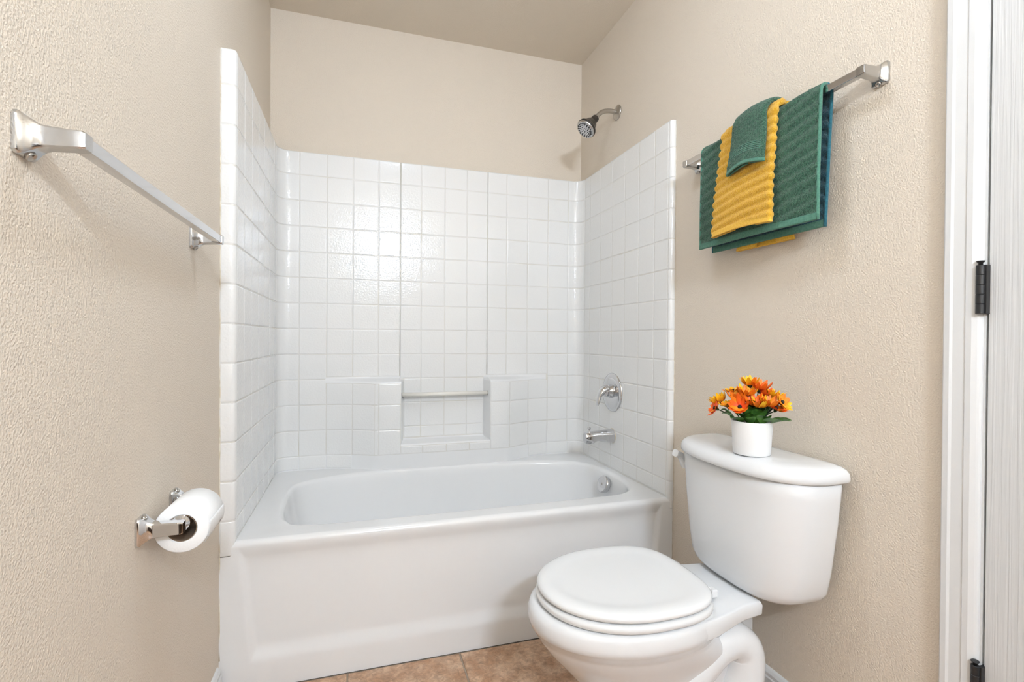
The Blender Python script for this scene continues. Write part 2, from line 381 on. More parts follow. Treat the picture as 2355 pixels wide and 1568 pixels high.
for r in range(NR-1):
    z1, z0 = ZROW[r], ZROW[r+1]
    for k, (a, b, n) in enumerate(colsL):
        lo = max(z0, 0.4) if k == 0 else max(z0, 0.443)
        if z1-lo < 0.02: continue
        tile(a, b, lo, z1, p_left, nsub=4 if n else 0)
    xs = [0.2437, 0.3566, 0.4708, SEAM0]
    for a, b, n in [(sL1, sCorL, 8)] + [(s_back(p), s_back(q), 0) for p, q in zip([0.1287]+xs[:-1], xs)]:
        lo, hi = max(z0, 0.443), z1
        low = z1 <= ZL+0.01
        x1 = pth(b)[0]
        if low and r > 0 and abs(z1-ZL) < 0.01 and x1 > 0.25: hi = 0.829
        if hi-lo < 0.02 or (low and hi < 0.51 and x1 > 0.40): continue
        if abs(z0-ZL) < 0.01 and x1 > 0.25: lo = 0.857
        tile(a, b, lo, hi, p_bl, nsub=max(n, 3 if low else 0))
    xs = [0.6682, 0.7813, 0.891, SEAM1]
    for p, q in zip([SEAM0]+xs[:-1], xs):
        if z1 > ZN+0.02:
            lo = max(z0, ZN+0.013)
            pp, qq = (p+0.0185 if p == SEAM0 and z1 <= ZL+0.01 else p), (q-0.0185 if q == SEAM1 and z1 <= ZL+0.01 else q)
            if z1-lo > 0.02: tile(s_back(pp), s_back(qq), lo, z1, p_c, 'c')
        if z0 < ZN-0.03 and z0 > 0.49: tile(s_back(p), s_back(q), z0, ZN-0.012, p_c, 'low')
    xs = [1.0943, 1.2056, 1.3174, 1.4297]
    for a, b, n in [(sCorR, sR0, 8)] + [(s_back(p), s_back(q), 0) for p, q in zip([SEAM1]+xs[:-1], xs)]:
        lo, hi = max(z0, 0.443), z1
        low = z1 <= ZL+0.01
        x0 = pth(a)[0]
        if low and abs(z1-ZL) < 0.01 and x0 < 1.25: hi = 0.829
        if hi-lo < 0.02 or (low and hi < 0.51 and x0 < 1.15): continue
        if abs(z0-ZL) < 0.01 and x0 < 1.25: lo = 0.857
        tile(a, b, lo, hi, p_br, nsub=max(n, 3 if low else 0))
    rl = [s_right(y) for y in (-0.103, -0.1638, -0.2778, -0.3935, -0.508, -0.6225, -0.7375)] + [SEG[30]-0.004]
    for a, b, n in [(a, b, 0) for a, b in zip(rl[:-1], rl[1:])] + [(SEG[30]-0.004, sEnd, 4)]:
        lo = max(z0, 0.40 if n else 0.443)
        if z1-lo < 0.02: continue
        tile(a, b, lo, z1, p_right, nsub=n)
# seams, caulk and the little rail in the niche
for x, sg in ((SEAM0, 1), (SEAM1, -1)):
    mk('caulk_seam', *tube([(x, -IB-0.0005, 0.86), (x, -IB-0.0005, ZS-0.001)], 0.0024, 8), GROUT, sur)
mk('towel_rail', *tube([(SEAM0+0.004, -IB-0.040, 0.772), (SEAM1-0.004, -IB-0.040, 0.772)], 0.0105, 16), RODM, sur)
for x in (SEAM0+0.0045, SEAM1-0.0045):
    mk('rail_socket', *lathe((x, -IB-0.040, 0.772), (1 if x < 0.8 else -1, 0, 0), [(-0.006, 0.0145), (0.003, 0.0145), (0.003, 0.0105)], 16, True, False), NICKEL, sur)
def bead(pts, r): return tube(pts, r, 6)
mk('caulk_bead', *bead([(0.0015, YF+0.001+0.0015*math.sin(k*1.7)*(k % 3), z) for k, z in enumerate(np.linspace(0.1, ZS, 40))], 0.0022), CAULK, sur)
mk('caulk_bead', *bead([(W-0.0015, YF+0.001, z) for z in np.linspace(0.1, ZS, 10)], 0.0018), CAULK, sur)

# ------------------------------------------------------------------ bathtub
ZD = 0.44
tub = thing('bathtub', (W/2, -0.45, 0), 'white alcove bathtub with a smooth recessed apron front', 'bathtub')
rim = spline([(0.127, -0.45), (0.134, -0.59), (0.16, -0.69), (0.225, -0.745), (0.49, -0.758), (0.95, -0.754), (1.26, -0.748), (1.37, -0.733), (1.435, -0.675),
              (1.466, -0.55), (1.458, -0.37), (1.405, -0.247), (1.28, -0.178), (1.08, -0.143), (0.76, -0.131), (0.46, -0.146), (0.27, -0.196), (0.162, -0.262), (0.132, -0.35)], 14, True)
rim = np.array(rim); cc = np.array([0.80, -0.45])
def polar(curve, angs):
    a = np.arctan2(curve[:, 1]-cc[1], curve[:, 0]-cc[0]); rr = np.hypot(curve[:, 0]-cc[0], curve[:, 1]-cc[1])
    o = np.argsort(a); a, rr = a[o], rr[o]
    a = np.r_[a[-1]-2*np.pi, a, a[0]+2*np.pi]; rr = np.r_[rr[-1], rr, rr[0]]
    return np.interp(angs, a, rr)
DX0, DX1, DYf, DYb = IL-0.004, W-IR+0.004, YF+0.016, -IB+0.004
cor = [math.atan2(y-cc[1], x-cc[0]) for x in (DX0, DX1) for y in (DYf, DYb)]
# dense sampling at equal arc length of the rim
aa = np.arctan2(rim[:, 1]-cc[1], rim[:, 0]-cc[0])
ANG = np.array(sorted(set(np.r_[aa, cor].round(6))))
RR = polar(rim, ANG)
DIR = np.c_[np.cos(ANG), np.sin(ANG)]
def rect_r(d):
    t = []
    if d[0] > 1e-9: t.append((DX1-cc[0])/d[0])
    if d[0] < -1e-9: t.append((DX0-cc[0])/d[0])
    if d[1] > 1e-9: t.append((DYb-cc[1])/d[1])
    if d[1] < -1e-9: t.append((DYf-cc[1])/d[1])
    return min(t)
outer = [(cc[0]+d[0]*rect_r(d), cc[1]+d[1]*rect_r(d), ZD) for d in DIR]
R2 = np.c_[cc[0]+DIR[:, 0]*RR, cc[1]+DIR[:, 1]*RR]
tg = np.roll(R2, -1, 0)-np.roll(R2, 1, 0); nrm = np.c_[tg[:, 1], -tg[:, 0]]; nrm /= np.linalg.norm(nrm, axis=1)[:, None]   # outward
def inset(d): return R2 - nrm*np.asarray(d).reshape(-1, 1)
# bottom outline
def bottom(t):
    a, b = 0.50, 0.19; n = 2.7
    return np.array([[0.80+0.045 + a*np.sign(c)*abs(c)**(2/n), -0.445 + b*np.sign(s)*abs(s)**(2/n)] for c, s in zip(np.cos(ANG), np.sin(ANG))])
BO = bottom(0)
rings = [outer]
lip = 0.020
for th in np.linspace(0, 75, 6):
    t = math.radians(th); rings.append([(p[0], p[1], ZD-lip*(1-math.cos(t))) for p in inset(-lip*0.7+lip*math.sin(t))])
base = inset(lip*0.32)
for t in np.linspace(0.06, 1, 14):
    # side walls: steep first then a big radius into the floor
    k = t; z = ZD-0.018 - (ZD-0.018-0.10)*math.sin(k*math.pi/2)
    w = 1-math.cos(k*math.pi/2); w = 0.75*w + 0.25*k*0.6
    w = min(w/(0.75+0.15), 1)
    P = base*(1-w) + BO*w
    rings.append([(p[0], p[1], z) for p in P])
mk('tub_shell', *loft([r[::-1] for r in rings], False, True), TUBM, tub)
# apron with a shallow recessed field
def apron():
    zs = list(np.r_[0, 0.04, np.linspace(0.070, 0.135, 12), np.linspace(0.16, 0.385, 10), np.linspace(0.392, 0.424, 9)])
    xs = np.r_[0, 0.02, 0.0295, 0.031, np.linspace(0.036, 0.125, 24), np.linspace(0.16, W-0.16, 10), np.linspace(W-0.125, W-0.035, 24), W-0.02, W-0.0125, W-0.0110, W]
    P = []
    for x in xs:
        col = []
        for z in zs:
            t = (0.42-z)/0.34; e = 0.050 + 0.035*min(max(t, 0), 1)
            m = min(sstep(e-0.004, e+0.020, x), sstep(e-0.004, e+0.020, W-x), sstep(0.074, 0.126, z), sstep(0.425, 0.37, z))
            col.append((x, YF + 0.011*m, z))
        if 0.030 < x < W-0.0115:
            for th in np.linspace(10, 90, 7):
                a = math.radians(th); col.append((x, YF+0.016*(1-math.cos(a)), 0.424+0.016*math.sin(a)))
        else:
            for th in np.linspace(10, 90, 7): col.append((x, YF+0.0012, 0.424+0.010*math.sin(math.radians(th))))
        P.append(col)
    return grid(P, len(xs), len(P[0]))
mk('apron', *apron(), TUBM, tub)
# overflow plate on the drain-end wall
oc = Vector((1.437, -0.455, 0.388)); od = Vector((-0.93, -0.12, 0.33)).normalized()
ov = mk('overflow_plate', *lathe(oc - od*0.010, od, [(0, 0.036), (0.012, 0.038), (0.018, 0.0375), (0.0215, 0.034), (0.0225, 0.028), (0.0215, 0.012), (0.0215, 0.002)], 40), CHROME, tub)
ov['label'] = 'round chrome overflow plate'
mk('screw', *lathe(oc + od*0.0115, od, [(-0.002, 0.0052), (0.0012, 0.005), (0.0018, 0.003), (0.0006, 0.0025), (0.0006, 0.0005)], 16), NICKEL, ov)
mk('drain', *lathe((1.20, -0.445, 0.0985), (0, 0, 1), [(0, 0.035), (0.004, 0.034), (0.005, 0.026), (0.003, 0.024)], 28), CHROME, tub)

# ------------------------------------------------------------------ shower fittings on the right wall
SY = -0.395
sh = thing('wall_shower', (W, SY, 2.088), 'dark shower head on a bent chrome arm high on the right wall', 'shower head')
mk('flange', *lathe((W-0.0003, SY, 2.088), (-1, 0, 0), [(0, 0.034), (0.003, 0.034), (0.006, 0.031), (0.010, 0.019), (0.012, 0.0135)], 32), NICKEL, sh)
arm = spline([(W-0.002, SY, 2.088), (W-0.04, SY, 2.090), (W-0.075, SY, 2.082), (W-0.10, SY, 2.062), (W-0.117, SY, 2.040)], 7)
mk('arm', *tube(arm, 0.0105, 18), NICKEL, sh)
hd = Vector((-0.66, -0.10, -0.75)).normalized(); h0 = Vector((W-0.112, SY, 2.048))
hb = mk('head_body', *lathe(h0, hd, [(-0.002, 0.012), (0.0, 0.0165), (0.020, 0.0175), (0.024, 0.019), (0.027, 0.019), (0.034, 0.026), (0.055, 0.033), (0.066, 0.042), (0.070, 0.0455), (0.074, 0.0465), (0.078, 0.0465)], 36), DARKP, sh)
mk('collar', *lathe(h0, hd, [(-0.005, 0.0108), (-0.004, 0.0145), (0.0, 0.0150), (0.001, 0.0108)], 24), CHROME, sh)
fp = mk('spray_face', *lathe(h0, hd, [(0.077, 0.0452), (0.083, 0.0445), (0.088, 0.041), (0.089, 0.036), (0.0895, 0.001)], 36), CHROMEB, sh)
fu, fv, _ = frame(hd); fc = h0 + hd*0.0895
for ring, (rr_, cnt, sz) in enumerate(((0.0335, 18, 0.0036), (0.0255, 12, 0.0027), (0.0165, 9, 0.0021), (0.0085, 6, 0.0018))):
    for k in range(cnt):
        a = 2*math.pi*k/cnt + ring*0.3; s = sz*(1.0 if k % 3 else 1.25)
        p = fc + fu*rr_*math.cos(a) + fv*rr_*math.sin(a)
        mk('nozzle', *lathe(p, hd, [(-0.001, s), (0.0008, s), (0.0012, s*0.6)], 7), BLACK, fp)
la = math.radians(0)
ld = max(((fu*math.cos(t)+fv*math.sin(t)) for t in np.linspace(0, 6.28, 60)), key=lambda v: v.dot(Vector((-0.55, -0.35, -0.75))))
mk('mode_lever', *tube([fc+ld*0.034-hd*0.004, fc+ld*0.041+hd*0.006, fc+ld*0.044+hd*0.013], [0.004, 0.0035, 0.002], 8), NICKEL, sh)

VX = W-IR-HT
va = thing('shower_valve', (VX, -0.412, 0.795), 'round chrome shower valve with lever handle on the right tile wall', 'shower valve')
mk('escutcheon', *lathe((VX+0.001, -0.412, 0.795), (-1, 0, 0), [(0, 0.089), (0.004, 0.089), (0.0075, 0.086), (0.010, 0.078), (0.0115, 0.066), (0.0105, 0.045), (0.010, 0.02)], 56), CHROME, va)
mk('hub', *lathe((VX, -0.412, 0.800), (-1, 0, 0), [(0.006, 0.031), (0.014, 0.031), (0.022, 0.025), (0.034, 0.0245), (0.045, 0.026), (0.054, 0.022), (0.058, 0.010)], 32), CHROME, va)
hp = spline([(VX-0.030, -0.412, 0.812), (VX-0.050, -0.414, 0.806), (VX-0.068, -0.417, 0.786), (VX-0.077, -0.419, 0.762), (VX-0.081, -0.420, 0.738)], 6)
def flat_sweep(pts, wy, th):
    pts = [Vector(p) for p in pts]; R = []
    for i, p in enumerate(pts):
        d = (pts[min(i+1, len(pts)-1)]-pts[max(i-1, 0)]).normalized(); s = Vector((0, 1, 0)); u = d.cross(s).normalized()
        f = i/(len(pts)-1)
        R.append([p + s*np.interp(f, *wy)*math.cos(t) + u*np.interp(f, *th)*math.sin(t) for t in np.linspace(0, 2*math.pi, 18, endpoint=False)])
    return loft(R)
mk('lever', *flat_sweep(hp, ([0, .3, .6, .9, 1], [0.026, 0.024, 0.015, 0.0135, 0.008]), ([0, .3, .6, .9, 1], [0.020, 0.016, 0.009, 0.0065, 0.004])), CHROME, va)

SPY, SPZ = -0.412, 0.597
sp = thing('tub_spout', (VX, SPY, SPZ), 'chrome bathtub spout with a small pull knob on the right tile wall', 'tub spout')
def spout():
    R = []; n = 24
    for x, ry, zt, zb in ((0.0, 0.031, 0.030, -0.033), (0.004, 0.0315, 0.0305, -0.0335), (0.045, 0.0275, 0.026, -0.029), (0.07, 0.0255, 0.024, -0.022), (0.085, 0.0245, 0.0235, -0.0225), (0.096, 0.024, 0.023, -0.030), (0.104, 0.0238, 0.0225, -0.034), (0.132, 0.0225, 0.020, -0.034), (0.139, 0.020, 0.016, -0.030)):
        R.append([(VX-x, SPY+ry*np.sign(math.cos(t))*abs(math.cos(t))**0.8, SPZ+(zt+zb)/2+(zt-zb)/2*np.sign(math.sin(t))*abs(math.sin(t))**0.8) for t in np.linspace(0, 2*math.pi, n, endpoint=False)])
    return loft(R)
mk('spout_body', *spout(), CHROME, sp, sharp=40)
mk('diverter_knob', *lathe((VX-0.118, SPY, SPZ+0.018), (0, 0, 1), [(0, 0.004), (0.010, 0.0035), (0.014, 0.006), (0.021, 0.0085), (0.023, 0.008), (0.024, 0.004)], 18), CHROME, sp)
mk('wall_ring', *lathe((VX+0.0012, SPY, SPZ-0.0015), (-1, 0, 0), [(0, 0.0345), (0.0035, 0.0338), (0.004, 0.031)], 28), CAULK, sp)

# ------------------------------------------------------------------ towel bars, paper holder
def rect_ring(o, nx, x, wy, hz, cy=0, cz=0, c=0.18):
    r = []
    for sy, sz in ((-1, -1), (1, -1), (1, 1), (-1, 1)):
        pts = [(sy*wy/2, sz*hz/2*(1-c)), (sy*wy/2*(1-c), sz*hz/2)]
        if sy*sz > 0: pts = pts
        else: pts = pts[::-1]
        r += pts
    return [(o[0]+nx*x, o[1]+cy+a, o[2]+cz+b) for a, b in r]
def post(o, nx, L=0.066, dropped=0.0):
    prof = [(0, .040, .050), (.0035, .0405, .0505), (.006, .039, .049), (.010, .032, .0435), (.015, .0255, .036), (.021, .0215, .0285), (.027, .0205, .0255), (.040, .0200, .0240), (L-.018, .0205, .0228), (L-.0035, .0215, .0222), (L, .0185, .019)]
    return loft([rect_ring(o, nx, x, w, h, 0, dropped*min(x/L, 1)) for x, w, h in prof])
def towel_bar(name, x, nx, y0, y1, z, label):
    t = thing(name, (x, (y0+y1)/2, z), label, 'towel bar')
    for y in (y0, y1):
        p = mk('post', *post((x, y, z), nx, 0.066), CHROMEB, t, sharp=35)
        mk('screw', *lathe((x+nx*0.0095, y, z-0.0235), (nx*0.75, 0, -0.66), [(-0.003, 0.0062), (0.0012, 0.0062), (0.0014, 0.0044), (-0.001, 0.004), (-0.001, 0.001)], 14), NICKEL, p)
    s = 0.0088; xb = x+nx*0.055
    r = lambda y: [(xb-s, y, z-s), (xb+s, y, z-s), (xb+s, y, z+s), (xb-s, y, z+s)]
    bevel(mk('bar', *loft([r(y0+0.004), r(y1-0.004)]), CHROME, t, smooth=False), 0.0012, 2)
    return t
BLZ, BRZ = 1.273, 1.648
towel_bar('towel_bar', 0.0, 1, -1.727, -1.097, BLZ, 'empty chrome towel bar on the left wall')
towel_bar('towel_bar', W, -1, -1.616, -0.985, BRZ, 'chrome towel bar on the right wall holding green and yellow towels')
PZ = 0.683
tp = thing('toilet_paper_holder', (0, -1.31, PZ), 'two-post chrome toilet paper holder on the left wall', 'paper holder')
for y in (-1.395, -1.224):
    p = mk('post', *post((0, y, PZ), 1, 0.072), CHROME, tp, sharp=35)
    mk('screw', *lathe((0.0095, y, PZ+0.0235), (0.75, 0, 0.66), [(-0.003, 0.0055), (0.0012, 0.0055), (0.0014, 0.004), (-0.001, 0.0035)], 14), NICKEL, p)
mk('roller', *lathe((0.060, -1.388, PZ), (0, 1, 0), [(0, 0.006), (0.008, 0.006), (0.010, 0.0155), (0.150, 0.0155), (0.152, 0.006), (0.158, 0.006)], 24), CHROME, tp)
RC = Vector((0.0615, -1.375, PZ-0.0100)); RO, RI, RLEN = 0.0465, 0.0256, 0.108
ro = thing('toilet_paper_roll', RC, 'nearly used white toilet paper roll with a torn end on its holder', 'toilet paper')
mk('paper', *lathe(RC, (0, 1, 0), [(0.002, RI), (0.0, RI+0.0015), (0.0, RO-0.002), (0.002, RO), (RLEN-0.002, RO), (RLEN, RO-0.002), (RLEN, RI+0.0015), (RLEN-0.002, RI), (0.002, RI)], 64, False, False), PAPER, ro, sharp=50)
mk('core', *lathe(RC, (0, 1, 0), [(0.0015, RI-0.0002), (0.0015, RI-0.0014), (RLEN-0.0015, RI-0.0014), (RLEN-0.0015, RI-0.0002)], 48, False, False), CARD, ro, sharp=40)
def tear():
    n, m_ = 26, 7; P = []
    for i in range(n):
        y = RC.y + 0.001 + (RLEN-0.002)*i/(n-1); col = []
        end = 22 + 10*math.sin(i*0.9) + 6*math.sin(i*2.3+1) + 16*(1-i/(n-1))
        for j in range(m_):
            a = math.radians(12 - (end+12)*j/(m_-1)); r = RO + 0.0009 + 0.0018*(j/(m_-1))**2
            col.append((RC.x+r*math.cos(a), y, RC.z+r*math.sin(a)))
        P.append(col)
    return grid(P, n, m_)
tr = mk('loose_sheet', *tear(), PAPER, ro); sm = tr.modifiers.new('thick', 'SOLIDIFY'); sm.thickness = 0.0004

# ------------------------------------------------------------------ towels on the right bar
XB = W - 0.055
def drape(name, m, section, r, zf, zb, parent, ribs, skew=0.0, wob=0.0, nseg=150, thick=0.004, skew0=0.0, hemmat=None, hemlen=0.016, bulge_f=None, m_back=None, hem_back=None, sq_back=0.0, fuzz=0.0, arch=0.0):
    """section: list of (y, layer offset); hangs over the bar with front drop to zf and back drop to zb"""
    Lf, Lb = BRZ - zf, BRZ - zb
    P = []
    arc = math.pi*r
    tot = Lf + arc + Lb
    ya, yb = min(q[0] for q in section), max(q[0] for q in section)
    for i in range(nseg+1):
        l = tot*i/nseg; row = []
        for (y, off) in section:
            rr = r + off; f = (y-ya)/(yb-ya)
            if l < Lf: x, z, n = XB - rr, zf + l, (-1, 0); dn = Lf-l
            elif l < Lf+arc:
                a = (l-Lf)/r; x, z, n = XB - rr*math.cos(a), BRZ + rr*math.sin(a), (-math.cos(a), math.sin(a)); dn = 0
            else: x, z, n = XB + rr, BRZ - (l-Lf-arc), (1, 0); dn = l-Lf-arc
            hem = min(l, tot-l) < hemlen
            h = 0 if hem else ribs[1]*math.sin(2*math.pi*(l + ribs[2]*y)/ribs[0]) + rng.uniform(-fuzz, fuzz)
            if off < ribs[3]: h *= -0.3
            fl = bulge_f(y, dn) if (l < Lf and bulge_f) else 0.0
            back = l > Lf+arc
            yy = y + (dn*(skew*f + skew0*(1-f)) if not back else sq_back*dn*(1-2*f)) + wob*math.sin(2*math.pi*l/ribs[0])*(1 if f < .5 else -1)
            zz = z + n[1]*h
            if l < Lf: zz += arch*math.sin(math.pi*f)*dn/Lf
            row.append((x + n[0]*h - fl, yy, zz))
        P.append(row)
    V, Fc = grid(P, nseg+1, len(section), flip=True)
    o = mk(name, V, Fc, m, parent, mats=[hemmat or m, m_back or m, hem_back or hemmat or m])
    idx = []
    for i in range(nseg):
        l = tot*(i+0.5)/nseg
        for j in range(len(section)-1):
            if min(l, tot-l) < hemlen: idx.append(1 if l < tot/2 else 3)
            else: idx.append(2 if (m_back and l > Lf+arc*0.6) else 0)
    o.data.polygons.foreach_set('material_index', idx)
    s = o.modifiers.new('thick', 'SOLIDIFY'); s.thickness = thick; s.offset = 0
    return o
TEALH = terry('teal_hem', (0.035, 0.15, 0.19), (0.02, 0.10, 0.14), True)
gt = thing('bath_towel', (XB, -1.31, 1.30), 'large ribbed green bath towel hanging on the right towel bar', 'towel', 'towels on the right bar')
gy = np.linspace(-1.523, -1.087, 110); GR, GZF, GZB = 0.0172, 1.333, 1.322
bfg = lambda y, d: 0.014*min(d/0.2, 1)*(0.5+0.5*math.sin((y+1.5)*9))
drape('cloth', GREEN, [(y, 0.0) for y in gy], GR, GZF, GZB, gt, (0.030, 0.0019, 0.22, -1), thick=0.006, hemmat=GREENH, m_back=TEAL, hem_back=GREENH, bulge_f=bfg, nseg=200, sq_back=0.045, fuzz=0.0008)
for y in (-1.523, -1.087):
    mk('side_hem', *tube([(XB-GR-bfg(y, BRZ-z), y, z) for z in np.linspace(GZF, BRZ, 20)] + [(XB-GR*math.cos(a), y, BRZ+GR*math.sin(a)) for a in np.linspace(0.2, math.pi/2, 5)], 0.0042, 8), GREENH, gt)
    sg = 1 if y < -1.3 else -1
    mk('side_hem', *tube([(XB-GR*math.cos(a), y, BRZ+GR*math.sin(a)) for a in np.linspace(math.pi/2, math.pi-0.2, 5)] + [(XB+GR, y+sg*0.045*(BRZ-z), z) for z in np.linspace(BRZ, GZB, 14)], 0.0042, 8), TEALH, gt)
def fold_section(y0, y1, gap, fl0, fl1, bow=0.0, n=48):
    hg = gap/2
    S = [(y, 0.0) for y in np.linspace(y0+fl0, y0+0.006, 10)] + [(y0-0.001+0.004*(1-math.sin(a)), hg-hg*math.cos(a)) for a in np.linspace(0.3, math.pi-0.3, 5)]
    S += [(y, gap + bow*math.sin((y-y0)/(y1-y0)*math.pi)) for y in np.linspace(y0+0.006, y1-0.006, n)]
    S += [(y1+0.001-0.004*(1-math.sin(a)), hg+hg*math.cos(a)) for a in np.linspace(0.3, math.pi-0.3, 5)] + [(y, 0.0) for y in np.linspace(y1-0.006, y1-fl1, 12)]
    return S
yt = thing('hand_towel', (XB, -1.31, 1.33), 'folded ribbed yellow hand towel draped over the green bath towel', 'towel', 'towels on the right bar')
bfy = lambda y, d: 0.018*min(d/0.2, 1)*(0.6+0.4*math.sin((y+1.5)*9)) + 0.008*min(d/0.3, 1)
drape('cloth', YEL, fold_section(-1.401, -1.200, 0.011, 0.050, 0.080), 0.0240, 1.350, 1.312, yt, (0.0255, 0.0024, 0.12, 0.006), skew=0.055, skew0=-0.035, wob=0.0022, thick=0.0045, hemmat=YELH, bulge_f=bfy, nseg=260, fuzz=0.0006, arch=0.006)
wt = thing('washcloth', (XB, -1.33, 1.48), 'small folded green washcloth draped over the yellow hand towel', 'towel', 'towels on the right bar')
def wob_w(y, d): return 0.014*min(d/0.15, 1) + 0.008*sstep(0.03, 0.14, d)
WY0, WY1, WR, WG, WBOW, WSK = -1.379, -1.262, 0.0412, 0.009, 0.006, 0.0
drape('cloth', GREEN, fold_section(WY0, WY1, WG, 0.045, 0.065, WBOW, 60), WR, 1.513, 1.50, wt, (0.02, 0.0003, 0.3, 0.006), skew=WSK, skew0=-0.12, thick=0.0045, hemmat=GREENH, hemlen=0.010, bulge_f=wob_w, nseg=130, fuzz=0.0008, arch=0.012)
for k in range(5):
    z = 1.552 + k*0.0052
    pts = [(XB-WR-WG-WBOW*math.sin((y-WY0)/(WY1-WY0)*math.pi)-wob_w(y, BRZ-z)-0.0022, y-0.12*(BRZ-z)*(1-(y-WY0)/(WY1-WY0)), z+0.008*math.sin((y-WY0)/(WY1-WY0)*math.pi)) for y in np.linspace(WY0+0.004, WY1-0.004, 16)]
    mk('woven_band', *tube(pts, 0.0013, 6), GREENH, wt)

# ------------------------------------------------------------------ toilet (u from wall, v lateral, z)
TY = -1.335
toi = thing('toilet', (W-0.35, TY, 0), 'white two-piece toilet with closed lid against the right wall', 'toilet')
def T(u, v, z): return (W-u, TY+v, z)
def egg(uc, af, ab, w, nf=2.0, nb=2.8, n=72):
    P = []
    for t in np.linspace(0, 2*math.pi, n, endpoint=False):
        c, s = math.cos(t), math.sin(t); e = nf if c > 0 else nb
        P.append((uc + (af if c > 0 else ab)*np.sign(c)*abs(c)**(2/e), w*np.sign(s)*abs(s)**(2/e)))
    return P
def er(z, *a, **k): return [T(u, v, z if np.isscalar(z) else z(u, v)) for u, v in egg(*a, **k)]
# bowl
bowl = mk('bowl', *loft([er(0.0, .40, .24, .27, .118), er(0.03, .40, .235, .265, .115), er(0.06, .40, .21, .25, .100), er(0.12, .41, .18, .24, .095),
    er(0.18, .43, .178, .24, .105), er(0.23, .45, .203, .25, .128), er(0.28, .47, .228, .26, .152), er(0.310, .485, .234, .22, .167), er(0.322, .488, .236, .21, .171), er(0.326, .488, .241, .205, .176),
    er(0.338, .488, .246, .20, .181), er(0.342, .489, .250, .20, .186), er(0.356, .49, .252, .20, .188), er(0.374, .49, .251, .20, .187), er(0.384, .49, .247, .20, .184), er(0.389, .49, .236, .195, .176)]), CERAM, toi)
# rear deck under the tank
def deck():
    R = []
    for z, g_, ub in ((0.29, -0.040, 0.21), (0.325, -0.022, 0.185), (0.338, -0.004, 0.170), (0.345, 0.003, 0.163), (0.368, 0.004, 0.162), (0.377, 0.000, 0.165), (0.379, -0.006, 0.172)):
        hw0, hw1 = 0.113+g_, 0.168+g_
        pts = [(ub, -hw0), (ub+0.02, -hw0-0.002), (0.225, -hw0-0.008), (0.26, -hw0-0.020), (0.295, -hw0-0.033), (0.325, -hw0-0.043), (0.355, -hw0-0.051), (0.385, -hw0-0.057), (0.42, -hw0-0.060), (0.46, -hw0-0.060)]
        pts = pts + [(u, -v) for u, v in pts[::-1]]
        R.append([T(u, v, z + (0.008*sstep(0.25, 0.36, u) if z > 0.36 else 0)) for u, v in pts])
    return loft(R)
bevel(mk('rear_deck', *deck(), CERAM, toi, sharp=50), 0.004, 2)
# trapway
trp = spline([T(.50, -.055, .0), T(.46, -.068, .07), T(.405, -.082, .15), T(.345, -.090, .222), T(.288, -.092, .268), T(.235, -.091, .280), T(.197, -.089, .250), T(.195, -.087, .195), T(.212, -.082, .12), T(.225, -.075, .0)], 8)
n_ = len(trp); rad = np.interp(np.linspace(0, 1, n_), [0, .25, .45, .6, .8, 1], [.052, .048, .044, .045, .052, .060])
for sv in (1, -1):
    pts = [(p[0], TY + (p[1]-TY)*sv, p[2]) for p in trp]
    mk('trapway', *tube(pts, rad, 22), CERAM, toi)
mk('pedestal', *loft([[T(u, v, z) for u, v in ((.15, -w), (.45, -w), (.45, w), (.15, w))] for z, w in ((0, .125), (.03, .12), (.05, .095), (.20, .075), (.26, .07), (.376, .07))]), CERAM, toi)
# seat, lid, hinges
def seat_rings(zs, k):
    return [er(z, .495, .222+d, .192+d, .184+d, 2.05, 3.1) for z, d in zs]
mk('seat', *loft(seat_rings([(.391, -.012), (.393, -.003), (.398, .002), (.404, .003), (.410, .001), (.4125, -.006)], 0)), PLAST, toi)
def lid_z(z0): return lambda u, v: z0 + 0.004*((u-.5)/.2)**2*0
mk('lid', *loft(seat_rings([(.4155, -.014), (.4165, -.004), (.421, .000), (.427, .0005), (.4315, -.004), (.4345, -.012), (.4355, -.022), (.4352, -.034), (.4335, -.044), (.4322, -.06), (.4318, -.10)], 0)), PLAST, toi)
for v in (-.075, .075):
    h = mk('hinge_cap', *box(W-.315, W-.272, TY+v-.012, TY+v+.012, .389, .409), PLAST, toi, smooth=False); bevel(h, .004, 3)
    mk('hinge_barrel', *tube([T(.305, v-.02, .414), T(.305, v+.02, .414)], .008, 12), PLAST, toi)
mk('seat_bumper', *lathe(T(.60, -.135, .388), (0, 0, 1), [(0, .008), (.004, .007)], 12), PLAST, toi)
# tank
def tank_ring(z, hw, uf, ub=0.022, n=96, nf=3.0):
    uc = ub + 0.055; P = []
    for t in np.linspace(0, 2*math.pi, n, endpoint=False):
        c, s = math.cos(t), math.sin(t)
        e = nf if c > 0 else 7
        P.append(T(uc + ((uf-uc) if c > 0 else (uc-ub))*np.sign(c)*abs(c)**(2/e), hw*np.sign(s)*abs(s)**(2/e), z))
    return P
tk = [(.378, .12, .15, .06), (.380, .15, .17, .035), (.386, .166, .184, .027), (.397, .182, .193, .023), (.415, .193, .198, .022), (.47, .204, .202, .022), (.58, .219, .206, .022), (.66, .228, .208, .022), (.702, .2305, .209, .022)]
mk('tank', *loft([tank_ring(z, hw, uf, ub, nf=2.8) for z, hw, uf, ub in tk]), CERAM, toi)
ld_ = [(.700, .232, .211, .02), (.7005, .238, .222, .012), (.704, .2415, .2265, .010), (.712, .242, .227, .010), (.722, .2405, .2245, .011), (.730, .235, .217, .014), (.7355, .226, .205, .019), (.7385, .213, .19, .028), (.740, .19, .165, .045), (.7405, .12, .13, .06)]
mk('tank_lid', *loft([tank_ring(z, hw, uf, ub, nf=2.6) for z, hw, uf, ub in ld_]), CERAM, toi)
